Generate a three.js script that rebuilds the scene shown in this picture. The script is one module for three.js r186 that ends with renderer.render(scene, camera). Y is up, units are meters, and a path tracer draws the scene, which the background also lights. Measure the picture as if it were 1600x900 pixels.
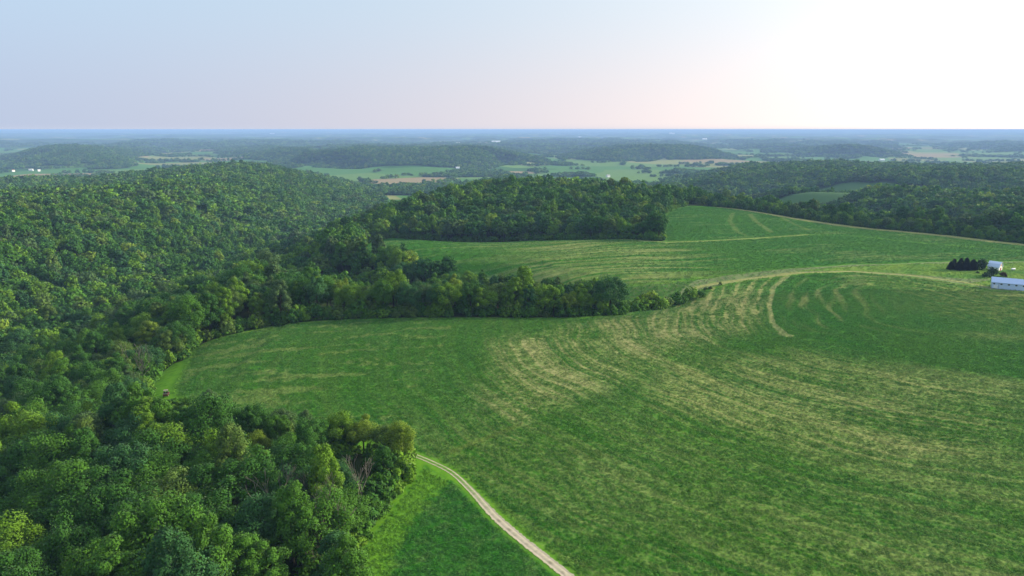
import * as THREE from 'three';
import { mergeGeometries } from 'three/addons/utils/BufferGeometryUtils.js';

// ---------------------------------------------------------------- camera, sky, sun, exposure
const scene = new THREE.Scene();
const EYE = 80;                                    // metres above the hayfield
const camera = new THREE.PerspectiveCamera(2 * Math.atan(450 / 1111) * 180 / Math.PI, 16 / 9, 0.5, 90000);
camera.position.set(0, EYE, 0);
camera.rotation.x = -Math.atan(248 / 1111);
const renderer = new THREE.WebGLRenderer();
renderer.toneMapping = THREE.LinearToneMapping;
renderer.toneMappingExposure = 1.65;
renderer.shadowMap.enabled = true;

const D2R = Math.PI / 180, clamp = (v, a, b) => Math.min(b, Math.max(a, v)), lerp = (a, b, t) => a + (b - a) * t;
const sstep = (a, b, v) => { const t = clamp((v - a) / (b - a), 0, 1); return t * t * (3 - 2 * t); };
const SUN_AZ = 75 * D2R, SUN_EL = 20 * D2R;        // clockwise from the view direction; above the horizon
const sunDir = new THREE.Vector3(Math.sin(SUN_AZ) * Math.cos(SUN_EL), Math.sin(SUN_EL), -Math.cos(SUN_AZ) * Math.cos(SUN_EL));
{ // hazy evening sky: blue overhead, lavender low down, a broad white glow round the veiled sun
  const W = 1024, Hh = 512, data = new Float32Array(W * Hh * 4);
  const zen = [0.42, 0.51, 0.63], mid = [0.38, 0.54, 0.72], low = [0.28, 0.41, 0.61], midSun = [0.40, 0.42, 0.42], lowSun = [0.80, 0.55, 0.40];
  for (let r = 0; r < Hh; r++) {
    const up = ((r + 0.5) / Hh - 0.5) * Math.PI, y = Math.sin(up), el = Math.max(0, up / D2R);
    const a = sstep(-1, 11, el), b = sstep(8, 60, el);
    for (let c = 0; c < W; c++) {
      const az = ((c + 0.5) / W - 0.5) * 2 * Math.PI, x = Math.cos(az) * Math.cos(up), z = Math.sin(az) * Math.cos(up);
      const th = Math.acos(clamp(x * sunDir.x + y * sunDir.y + z * sunDir.z, -1, 1)) / D2R;
      const g = Math.exp(-((th / 85) ** 2)), white = 0.56 * Math.exp(-((th / 53) ** 2)) + 1.4 * Math.exp(-th / 16), o = (r * W + c) * 4, wc = [1, 0.97, 0.92];
      for (let k = 0; k < 3; k++) data[o + k] = 0.80 * lerp(lerp(lerp(low[k], lowSun[k], g), lerp(mid[k], midSun[k], g), a), zen[k], b * (1 - 0.5 * g)) + wc[k] * white;
      data[o + 3] = 1;
    }
  }
  const sky = new THREE.DataTexture(data, W, Hh, THREE.RGBAFormat, THREE.FloatType);
  sky.mapping = THREE.EquirectangularReflectionMapping; sky.magFilter = THREE.LinearFilter; sky.needsUpdate = true;
  scene.background = sky; scene.environment = sky;
}
const sun = new THREE.DirectionalLight(new THREE.Color().setRGB(1, 0.86, 0.62), 5);
sun.name = 'sun'; sun.position.copy(sunDir).multiplyScalar(900); sun.castShadow = true; sun.shadow.radius = 5;
Object.assign(sun.shadow.camera, { left: -700, right: 700, top: 700, bottom: -700, near: 1, far: 2500 });
sun.shadow.mapSize.set(4096, 4096);
scene.add(sun, sun.target);
scene.fog = new THREE.FogExp2(new THREE.Color().setRGB(0.36, 0.58, 1.0), 0.000092);

// ---------------------------------------------------------------- noise
function rngOf(seed) { let s = seed | 0; return () => { s = (s + 0x6d2b79f5) | 0; let t = Math.imul(s ^ (s >>> 15), 1 | s); t = (t + Math.imul(t ^ (t >>> 7), 61 | t)) ^ t; return ((t ^ (t >>> 14)) >>> 0) / 4294967296; }; }
const PERM = new Uint8Array(512), GR = new Float32Array(512);
{ const r = rngOf(11), p = [...Array(256).keys()]; for (let i = 255; i > 0; i--) { const j = Math.floor(r() * (i + 1)); [p[i], p[j]] = [p[j], p[i]]; } for (let i = 0; i < 512; i++) { PERM[i] = p[i & 255]; } for (let i = 0; i < 256; i++) { const a = r() * 6.2832; GR[i * 2] = Math.cos(a); GR[i * 2 + 1] = Math.sin(a); } }
function noise(x, y) {   // gradient noise, about -1..1
  const fx = Math.floor(x), fy = Math.floor(y), u = x - fx, v = y - fy, X = fx & 255, Y = fy & 255;
  const a = PERM[PERM[X] + Y] * 2, b = PERM[PERM[X + 1] + Y] * 2, c = PERM[PERM[X] + Y + 1] * 2, d = PERM[PERM[X + 1] + Y + 1] * 2;
  const s = u * u * u * (u * (u * 6 - 15) + 10), t = v * v * v * (v * (v * 6 - 15) + 10);
  const A = GR[a] * u + GR[a + 1] * v, B = GR[b] * (u - 1) + GR[b + 1] * v, C = GR[c] * u + GR[c + 1] * (v - 1), D = GR[d] * (u - 1) + GR[d + 1] * (v - 1);
  const p = A + (B - A) * s, q = C + (D - C) * s;
  return (p + (q - p) * t) * 1.5;
}
const fbm = (x, y, n = 3) => { let a = 1, s = 0, w = 0; for (let i = 0; i < n; i++) { s += a * noise(x, y); w += a; a *= 0.5; x = x * 2.03 + 17.3; y = y * 2.03 + 9.1; } return s / w; };

// ---------------------------------------------------------------- lie of the land (metres; x right, -z ahead)
// valleys: [x, z, floor height, half width of the floor, width of the slope]
const VALLEYS = [
  [[165, -374, -0.5, 2, 18], [80, -350, -6, 3, 34], [20, -350, -12, 4, 44], [-40, -383, -17, 4, 70], [-95, -412, -22, 5, 58], [-185, -455, -32, 8, 66], [-235, -560, -40, 10, 105], [-240, -700, -46, 14, 150], [-215, -1000, -58, 20, 240], [-180, -1500, -72, 40, 350], [-300, -2300, -84, 120, 450]],
  [[-120, -40, -12, 5, 60], [-165, -150, -16, 5, 80], [-205, -240, -22, 8, 100], [-245, -380, -30, 10, 140], [-235, -560, -40, 10, 160]],
  [[1500, -700, -30, 30, 200], [1100, -900, -35, 30, 200], [750, -1150, -45, 40, 250], [531, -1314, -60, 50, 260], [200, -1350, -64, 40, 280], [-180, -1420, -70, 40, 300]],
  [[860, -520, -24, 10, 120], [560, -600, -30, 15, 120], [440, -690, -38, 25, 125], [340, -860, -46, 30, 150], [270, -1080, -55, 30, 200], [230, -1300, -62, 30, 200]],
  [[-4600, -2700, -85, 500, 600], [-2600, -2600, -85, 500, 600], [-1560, -2500, -85, 420, 600], [-900, -2450, -85, 400, 560], [-357, -2500, -85, 300, 500], [150, -2600, -85, 320, 500], [600, -2900, -85, 420, 550], [1100, -3150, -85, 520, 600], [1726, -3350, -85, 560, 600], [2700, -3500, -85, 560, 600], [4800, -3800, -85, 560, 600]],
  [[100, -1400, -62, 50, 300], [260, -2000, -76, 140, 380], [300, -2700, -85, 250, 400]],
  [[-1100, -2700, -84, 200, 400], [-1650, -3700, -80, 120, 420], [-2300, -5200, -70, 80, 500]],
  [[100, -2800, -84, 140, 360], [330, -3600, -80, 80, 380], [150, -4300, -70, 50, 420], [300, -5400, -60, 40, 500]],
  [[1726, -3800, -85, 250, 400], [1500, -4800, -80, 120, 450], [1750, -6400, -70, 90, 500]],
  [[2600, -4050, -85, 250, 400], [3300, -5500, -75, 120, 500], [4200, -7500, -70, 90, 500]],
  [[-2600, -3000, -85, 250, 400], [-3500, -4600, -80, 120, 500], [-4200, -7000, -70, 90, 500]],
];
const VBOX = VALLEYS.map((v) => { let a = 1e9, b = -1e9, c = 1e9, d = -1e9; for (const [x, z, , w, s] of v) { const m = w + s + 90; a = Math.min(a, x - m); b = Math.max(b, x + m); c = Math.min(c, z - m); d = Math.max(d, z + m); } return [a, b, c, d]; });
// local rises and dips of the upland: [x, z, height, radius]
const RISES = [[20, -830, 6, 150], [0, -580, -9, 62], [-70, -595, -9, 62], [75, -565, -6, 38], [600, -1750, -20, 420], [1300, -1800, -10, 420], [178, -690, 4, 90], [60, -500, 3, 80], [-90, -500, 3, 55], [-380, -1330, 3, 200], [-850, -1080, -28, 290], [-1050, -1520, -38, 330], [640, -880, -8, 150], [390, -700, -10, 80],
  [-1480, -3420, 22, 270], [-800, -3650, 15, 230], [-250, -3650, 14, 200], [1250, -4350, 20, 260], [2250, -4500, 20, 260], [-2700, -4000, 18, 330], [1900, -3050, 0, 100], [150, -258, 3, 60], [0, -215, 1.5, 60], [-30, -130, -3, 45], [640, -3950, 22, 280]];
function height(x, z) {
  const d2 = x * x + z * z, d = Math.sqrt(d2), far = sstep(500, 1400, d);
  let P = 0.9 * noise(x / 70 + 5, z / 70) + far * (6 * noise(x / 700, z / 700) + 3 * noise(x / 260 + 40, z / 260)) + sstep(2500, 6000, d) * 9 * noise(x / 4200 + 7, z / 4200);
  P += Math.max(sstep(-150, -280, x), sstep(720, 950, d)) * 9 * (1 - 0.6 * sstep(2000, 3000, d)) * noise(x / 190 + 20, z / 190) - 25 * sstep(1700, 3000, d) - 14 * sstep(4300, 5800, d);
  for (const [rx, rz, a, r] of RISES) { const q = ((x - rx) ** 2 + (z - rz) ** 2) / (r * r); if (q < 6) P += a * Math.exp(-q); }
  const amp = 6 + 60 * sstep(500, 2500, d), L = 70 + 330 * sstep(500, 2500, d);
  const wx = x + amp * noise(x / L + 3, z / L), wz = z + amp * noise(x / L, z / L + 8);
  let h = P;
  for (let k = 0; k < VALLEYS.length; k++) {
    const b = VBOX[k]; if (wx < b[0] || wx > b[1] || wz < b[2] || wz > b[3]) continue;
    const v = VALLEYS[k]; let best = 9, bh = P;
    for (let i = 0; i < v.length - 1; i++) {
      const p = v[i], q = v[i + 1], ex = q[0] - p[0], ez = q[1] - p[1];
      const t = clamp(((wx - p[0]) * ex + (wz - p[1]) * ez) / (ex * ex + ez * ez), 0, 1), dx = wx - p[0] - t * ex, dz = wz - p[1] - t * ez;
      const u = (Math.sqrt(dx * dx + dz * dz) - lerp(p[3], q[3], t)) / lerp(p[4], q[4], t);
      if (u < best) { best = u; const s = sstep(0, 1, u); bh = lerp(lerp(p[2], q[2], t), P, s); }
    }
    if (best < 1) h = h < bh ? h - Math.max(0, 4 - (bh - h)) ** 2 / 16 : bh - Math.max(0, 4 - (h - bh)) ** 2 / 16;
  }
  const mf = sstep(2300, 3000, d);
  if (mf > 0 && h > -80) { const v = Math.abs(noise(x / 720 + 4.2, z / 720) + 0.3 * noise(x / 300, z / 300)); h -= mf * 52 * (1 - sstep(0.02, 0.3, v)) * sstep(-82, -45, h); }
  const pf = sstep(4200, 5600, d);
  if (pf > 0) { const v = Math.abs(noise(x / 3600 + 0.35, z / 3600) + 0.25 * noise(x / 1100, z / 1100)); h = Math.min(h, lerp(h, lerp(-72, P, sstep(0.04, 0.3, v)), pf * sstep(40000, 16000, d))); }
  return h + 95 * sstep(9000, 45000, d);   // the land rises slowly towards the farthest upland
}

// ---------------------------------------------------------------- fields, lanes and lawns, as outlines on the ground
const AREA = {
  MAIN: [[-112, -221], [-116.1, -234], [-125.1, -265.9], [-121.7, -276.1], [-102.6, -289], [-71.7, -296], [-27.5, -295.6], [27.9, -299.9], [53.3, -310], [66.1, -347.4], [86.7, -360.8], [102.7, -371.2], [127.3, -384.2], [158.2, -396.1], [195.5, -401.9], [224.1, -386.9], [240.5, -367.6], [245.8, -355.1], [258.4, -349.8], [287.6, -323.2], [188.9, -169.2], [124, -99.6], [55, -86.4], [18.3, -98.1], [11.2, -116.7], [5.1, -127.3], [-2.8, -140.9], [-12.1, -154.7], [-23.2, -164.2], [-33.3, -171.4], [-48.5, -179.2], [-65.7, -184.2], [-82.9, -191.9], [-99, -202.9], [-108, -212.6]],
  LOWER: [[-21.8, -162], [-12.8, -153], [-4.2, -139.7], [3.8, -126.2], [9.5, -116.4], [16.3, -98.1], [-16.4, -98.9], [-31, -117.6], [-29.6, -129.5], [-26, -144], [-22.7, -156.3]],
  LANE: [[-115.2, -208.1], [-121, -226.1], [-125.6, -245.7], [-125.5, -252.5], [-117.5, -244.6], [-113.7, -228.4], [-109.9, -216.7], [-99.8, -204.6], [-83.4, -193.3], [-66.2, -185.9], [-48.9, -181.1], [-33.7, -173.9], [-22.6, -165.8], [-21.4, -161.3], [-32.4, -166.3], [-46.9, -172.9], [-63.6, -177.9], [-79.9, -184.3], [-96.6, -195.5], [-106.5, -200.1]],
  MARGIN: [[-31, -117.6], [-29.6, -129.5], [-26, -144], [-22.7, -156.3], [-21.8, -162], [-15.2, -154.8], [-20, -144], [-23.4, -129.6], [-23.9, -117.6], [-18.5, -98.9], [-28.8, -98.9]],
  FIELD2: [[-109.2, -474.9], [-120.2, -587.4], [-103.3, -599], [15.8, -578], [109.5, -501.9], [166.6, -524.1], [227.4, -545.1], [260.5, -541.8], [342.6, -469.7], [396.7, -452.4], [361.3, -410.5], [318.7, -435.6], [269, -432.5], [232.9, -424], [205.8, -424.2], [166, -411.7], [127.3, -396], [105.2, -387.6], [83.4, -377.5], [55.2, -373.7], [28, -379.5], [0, -402.8], [-31, -421.4], [-65, -442.7]],
  FIELD3: [[109.5, -501.9], [127.5, -613.4], [153.1, -680.4], [185.7, -737.7], [214.1, -721.5], [258.9, -652.1], [314.6, -578.8], [368.3, -506.1], [408.5, -466.4], [396.7, -452.4], [342.6, -469.7], [260.5, -541.8], [227.4, -545.1], [166.6, -524.1]],
  MEADOW: [[88, -363.5], [104.8, -386.2], [126.8, -394.3], [165.3, -409.8], [204.9, -422.3], [231.8, -422.1], [267.6, -430.1], [317.2, -433.5], [359.2, -408.1], [288.6, -324.4], [259.5, -351.3], [246.8, -356.6], [241.4, -369.2], [225, -388.6], [196.3, -403.8], [158.4, -396.7], [127.7, -385.5], [103, -372.2]],
  LAWN: [[162.4, -402.3], [190.1, -415], [231.8, -422.1], [268.9, -425.8], [315.7, -431.4], [357.1, -405.7], [293, -329.6], [267.1, -362.2], [248.2, -361.3], [239.7, -369.2], [266.5, -381.2], [246.5, -382.9], [218.9, -397.4], [197.2, -405.6]],
  PLOT: [[159.5, -396.7], [140.1, -368.6], [119, -316], [109.3, -284.4], [107.8, -266.8], [122.9, -246.7], [140.9, -229.4], [164.8, -217], [205.5, -194.9], [324, -317.5], [258.4, -349.8], [246.8, -356.6], [241.4, -369.2], [225, -388.6], [196.3, -403.8]],
  STRIP: [[160.2, -398.6], [142.3, -371.2], [121.1, -318.6], [110.6, -286.7], [107, -265.9]],
  TANA: [[-12.1, -193.5], [-13.5, -219.4], [-9.9, -263.5], [18.9, -289.5], [57.8, -311], [97.2, -362.6], [140.8, -382.5], [103.7, -274.1], [74.2, -246.3], [40.4, -212.4], [18.4, -192.2], [0, -173.3]],
  TANB: [[45, -238.8], [100.4, -248.5], [130.3, -229.9], [161.7, -212.6], [125.5, -160.9], [91.4, -155.5], [58.9, -173.7], [36.9, -192.5]],
  SIDE: [[-15.5, -168.3], [-6.8, -175.4], [1.8, -182.5]],
  TRACK: [[-26.1, -167.7], [-20.4, -163.5], [-14.7, -158.3], [-9.6, -150.4], [-3.5, -139], [2, -130.2], [7.2, -122.3], [11.2, -115.7], [16.8, -101.9], [22.9, -86.3]],
  LANETRACK: [[-26.1, -167.7], [-41, -176.7], [-56.6, -183.4], [-72.1, -187.3], [-88.5, -196.3], [-100.4, -203.8], [-109.1, -213.6], [-114.9, -229], [-121.2, -250.7]],
  CREST: [[97.8, -372.1], [111.9, -379.5], [136.4, -390.5], [164.7, -398.7], [196.3, -403.8], [223.2, -392], [241.8, -375.4], [249.8, -361.2]],
  EDGE3: [[20.7, -570], [108.7, -498.1], [166.6, -524.1], [227.4, -545.1]],
  EDGE3B: [[214.1, -721.5], [256.7, -646.6], [312.2, -574.3], [366.1, -502.9], [406.5, -464]],
  SWATH: [[206.7, -664.9], [190.2, -619.3], [178.9, -560.9], [179.8, -542.9]],
  SWATH2: [[220.9, -658.7], [213.2, -621.1], [205.2, -558.9]],
  SWATH3: [[246.8, -659.4], [241.2, -599.4], [239.1, -567.7]],
};
const EDGES = {};
function box(p, m) { return [Math.min(...p.map((q) => q[0])) - m, Math.max(...p.map((q) => q[0])) + m, Math.min(...p.map((q) => q[1])) - m, Math.max(...p.map((q) => q[1])) + m]; }
const FARAWAY = 30;
for (const k in AREA) { const p = AREA[k]; EDGES[k] = { p, b: box(p, FARAWAY), len: p.reduce((a, q, i) => (a.push(i ? a[i - 1] + Math.hypot(q[0] - p[i - 1][0], q[1] - p[i - 1][1]) : 0), a), []) }; }
let ALONG = 0;                                      // where along the outline the nearest point lies
function sd(k, x, z, closed = true) {               // signed distance, negative inside, at most FARAWAY
  const { p, b, len } = EDGES[k];
  if (x < b[0] || x > b[1] || z < b[2] || z > b[3]) { ALONG = 0; return FARAWAY; }
  let best = 1e9, inside = false; const n = p.length, m = closed ? n : n - 1;
  for (let i = 0; i < m; i++) {
    const a = p[i], c = p[i + 1 === n ? 0 : i + 1], ex = c[0] - a[0], ez = c[1] - a[1], px = x - a[0], pz = z - a[1], l2 = ex * ex + ez * ez;
    const t = clamp((px * ex + pz * ez) / l2, 0, 1), dx = px - t * ex, dz = pz - t * ez, d = dx * dx + dz * dz;
    if (d < best) { best = d; ALONG = len[i] + t * Math.sqrt(l2); }
    if (closed && (a[1] > z) !== (c[1] > z) && x < a[0] + ((z - a[1]) / (c[1] - a[1])) * ex) inside = !inside;
  }
  return inside ? -Math.sqrt(best) : Math.sqrt(best);
}
const line = (k, x, z) => sd(k, x, z, false);
function plotDistance(x, z) {                       // distance from the inner plot, not cut off: the mowing runs round it
  const { p, len } = EDGES.PLOT; let best = 1e9, inside = false; const n = p.length;
  for (let i = 0; i < n; i++) {
    const a = p[i], c = p[i + 1 === n ? 0 : i + 1], ex = c[0] - a[0], ez = c[1] - a[1], px = x - a[0], pz = z - a[1], l2 = ex * ex + ez * ez;
    const t = clamp((px * ex + pz * ez) / l2, 0, 1), dx = px - t * ex, dz = pz - t * ez, d = dx * dx + dz * dz;
    if (d < best) { best = d; ALONG = len[i] + t * Math.sqrt(l2) + Math.atan2(dz, dx) * 9; }
    if ((a[1] > z) !== (c[1] > z) && x < a[0] + ((z - a[1]) / (c[1] - a[1])) * ex) inside = !inside;
  }
  return inside ? -Math.sqrt(best) : Math.sqrt(best);
}
const oval = (x, z, cx, cz, rx, rz) => ((x - cx) / rx) ** 2 + ((z - cz) / rz) ** 2 < 1;
const GLADES = [[430, -1030, 95, 60, 0], [1110, -1560, 120, 40, 1], [530, -1340, 250, 105, 0]];   // clearings in the woods: x, z, half sizes, green or dry

// far fields: every field a cell with its own number; EDGE is the distance to the next field
let EDGE = 0;
function cellNoise(x, z) { let h = Math.imul(Math.floor(x), 374761393) + Math.imul(Math.floor(z), 668265263) | 0; h = Math.imul(h ^ (h >>> 13), 1274126177); return ((h ^ (h >>> 16)) >>> 0) / 4294967296; }
function fieldCell(x, z, kind) {
  const S = kind === 1 ? 290 : 380, wx = x + 40 * noise(x / 300, z / 300), wz = z * 1.15 + 40 * noise(x / 300 + 9, z / 300), cx = Math.floor(wx / S), cz = Math.floor(wz / S); let b1 = 1e9, b2 = 1e9, id = 0;
  for (let i = -1; i < 2; i++) for (let j = -1; j < 2; j++) { const d = Math.hypot((cx + i + cellNoise(cx + i + 700, cz + j + 900)) * S - wx, (cz + j + cellNoise(cx + i + 71, cz + j + 35)) * S - wz); if (d < b1) { b2 = b1; b1 = d; id = cellNoise(cx + i + 300, cz + j + 410); } else if (d < b2) b2 = d; }
  EDGE = (b2 - b1) / 2; return id;
}
// which land is wooded
function farmland(x, z) {                           // beyond the near woods: fields on flat ground, woods on the slopes
  const h = height(x, z), e = 25, s = Math.hypot(height(x + e, z) - h, height(x, z + e) - h) / e, d = Math.hypot(x, z);
  const rel = h - 95 * sstep(9000, 45000, d), n = fbm(x / 420 + 31, z / 420, 3);
  if (rel < -66) return s < 0.15 + 0.06 * n && n > -0.3 ? 1 : 0;
  return s < 0.055 && rel > -52 && n > (d < 4300 ? 0.12 : -0.05) ? 2 : 0;
}
function wooded(x, z) {
  const d = Math.hypot(x, z);
  if (d < 820) { for (const k of ['MAIN', 'LOWER', 'LANE', 'FIELD2', 'FIELD3', 'MEADOW', 'LAWN']) if (sd(k, x, z) < 1.6) return false; return x < 52 || z < -470 || x > 420; }
  if (z > -1750 && Math.abs(x) < 1700 && x > -1200 + (z + 1000) * 0.2) { for (const [cx, cz, a, b] of GLADES) if (oval(x, z, cx, cz, a * (1 + 0.15 * noise(x / 40, z / 40)), b)) return false; if (height(x, z) > -66) return true; }
  const k = farmland(x, z); if (k === 0) return true;
  fieldCell(x, z, k); return EDGE < 5 && noise(x / 240 + 60, z / 240) > 0.12;   // hedgerows between the far fields
}

// ---------------------------------------------------------------- colours of the ground (linear base colours)
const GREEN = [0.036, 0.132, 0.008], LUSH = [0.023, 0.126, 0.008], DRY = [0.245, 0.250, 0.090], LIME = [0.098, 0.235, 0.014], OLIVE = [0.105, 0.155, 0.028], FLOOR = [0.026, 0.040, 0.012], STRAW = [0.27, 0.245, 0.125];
const mixTo = (o, c, t) => { o[0] += (c[0] - o[0]) * t; o[1] += (c[1] - o[1]) * t; o[2] += (c[2] - o[2]) * t; };
const hash2 = (x, z) => { let h = Math.imul(Math.floor(x), 374761393) + Math.imul(Math.floor(z), 668265263) | 0; h = Math.imul(h ^ (h >>> 13), 1274126177); return ((h ^ (h >>> 16)) >>> 0) / 4294967296; };
function hayColor(x, z, o) {
  const s = plotDistance(x, z), along = ALONG;
  const big = fbm(x / 38, z / 38, 2), patch = noise(x / 3.1 + 9, z / 3.1), mott = 0.6 * noise(x / 1.1, z / 1.1 + 5) + 0.6 * noise(x / 0.5, z / 0.5 + 15);
  const ws = s + 2.2 * noise(x / 22 + 3, z / 22);
  const streak = 0.30 * noise(ws * 0.10, along * 0.012) + 0.34 * noise(ws * 0.45 + 7, along * 0.02 + 3) + 0.40 * noise(ws * 1.05, along * 0.035 + 8);
  o[0] = GREEN[0]; o[1] = GREEN[1]; o[2] = GREEN[2];
  mixTo(o, LUSH, clamp(0.5 + big + 0.4 * patch, 0, 1));
  if (s < 0) {                                      // the inner plot: standing crop, a few pale rows
    const rows = noise(ws * 0.22 + 40, along * 0.02), yel = sstep(170, 225, x) * sstep(-255, -300, z) + 0.15;
    mixTo(o, OLIVE, clamp(yel * (0.45 + 0.8 * patch + 0.5 * rows), 0, 0.8));
    mixTo(o, DRY, clamp((0.5 + rows) * 0.8 - 0.45 + 0.5 * streak, 0, 0.5) * sstep(-2, -8, s) * sstep(-60, -20, s) * sstep(-255, -290, z));
    mixTo(o, DRY, 0.42 * clamp(mott * 0.6 + 0.6 + patch * 0.4, 0, 1) * Math.exp(-(((x - 185) / 16) ** 2) - ((z + 262) / 6) ** 2));
  } else {
    const A = sstep(9, -16, sd('TANA', x, z)), B = sstep(14, -14, sd('TANB', x, z));
    const left = sstep(10, -40, x + 13 + (z + 215) * 0.05), low = sstep(-215, -160, z) * (1 - left);
    let t = Math.max(0.78 * A, 0.72 * B, 0.26 * low + 0.16, 0.13 * left);
    t *= clamp(0.5 + 0.95 * streak + 0.4 * big + 0.2 * patch + 0.55 * mott, 0, 1.15);
    if (left > 0.5) t += 0.24 * sstep(0.12, 0.55, noise(x / 30 + 2, z / 6.5 + x / 60) + 0.4 * patch + 0.3 * mott);
    mixTo(o, DRY, clamp(t, 0, 0.85));
    mixTo(o, STRAW, clamp(0.5 * A * (streak + 0.4 * big + 0.5 * mott + 0.3 * patch), 0, 0.5));
    const st = line('STRIP', x, z);                 // the uncut strip round the plot
    if (st < 7) mixTo(o, [0.25, 0.265, 0.11], 0.8 * sstep(3.8, 2.0, st + 0.8 * patch) * clamp(0.75 + 0.5 * mott, 0, 1));
    const f = sstep(-275, -300, z) * sstep(66, 90, x);   // combed rows beside the strip
    if (f > 0) mixTo(o, DRY, f * 0.75 * sstep(0.25, 0.95, Math.sin(s * 1.05 + 1.2 * noise(along / 30, s / 12)) * 0.8 + 0.5 * patch + 0.6 * noise(along / 12, s / 7) + 0.3 * mott));
  }
  const e = sd('MAIN', x, z); if (e > -3.5) mixTo(o, LIME, 0.55 * sstep(-3.5, 0, e));
  const sdl = line('SIDE', x, z); if (sdl < 3) mixTo(o, OLIVE, 0.6 * sstep(1.5, 0.6, sdl + 0.5 * mott));
  const g = 1 + 0.20 * mott + 0.16 * patch + 0.30 * (hash2(x * 5, z * 5) - 0.5); o[0] *= g; o[1] *= g; o[2] *= g;
}
function field2Color(x, z, o) {
  const patch = noise(x / 4 + 9, z / 4), big = fbm(x / 60, z / 60, 2), q = z + 0.22 * x + 14 * noise(x / 90, z / 90), streak = noise(q / 5, x / 70) + 0.5 * noise(q / 2, x / 30);
  o[0] = GREEN[0]; o[1] = GREEN[1]; o[2] = GREEN[2]; mixTo(o, LUSH, clamp(0.5 + big, 0, 1));
  mixTo(o, DRY, clamp(0.36 * (streak * 0.7 + big * 0.9 + 0.4 * patch - 0.1), 0, 0.45));
  mixTo(o, DRY, clamp(0.55 * sstep(-40, 0, z + 500 - x * 0.1) * (0.5 + streak) * sstep(-60, 40, x) * sstep(160, 60, x), 0, 0.5));
  for (const [k, w, a] of [['EDGE3', 2.6, 0.6], ['EDGE3B', 9, 0.9], ['SWATH', 2.2, 0.2], ['SWATH2', 2.4, 0.26], ['SWATH3', 2.0, 0.18]]) { const d = line(k, x, z); if (d < w + 2) mixTo(o, [0.30, 0.30, 0.115], a * sstep(w + 0.8, w * 0.5, d + patch)); }
  const e = Math.min(sd('FIELD2', x, z), sd('FIELD3', x, z)); if (e > -4) mixTo(o, LIME, 0.4 * sstep(-4, 0, e));
  const g = 1 + 0.18 * patch + 0.22 * (hash2(x * 3, z * 3) - 0.5); o[0] *= g; o[1] *= g; o[2] *= g;
}
function farColor(x, z, o, kind) {                  // patchwork of fields
  const id = fieldCell(x, z, kind);
  const c = id < 0.42 ? [0.060, 0.155, 0.030] : id < 0.62 ? [0.095, 0.18, 0.040] : id < 0.78 ? [0.18, 0.20, 0.07] : id < 0.9 ? [0.23, 0.185, 0.10] : [0.035, 0.10, 0.02];
  const g = 1 + 0.12 * noise(x / 30, z / 12); o[0] = c[0] * g; o[1] = c[1] * g; o[2] = c[2] * g;
}
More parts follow.
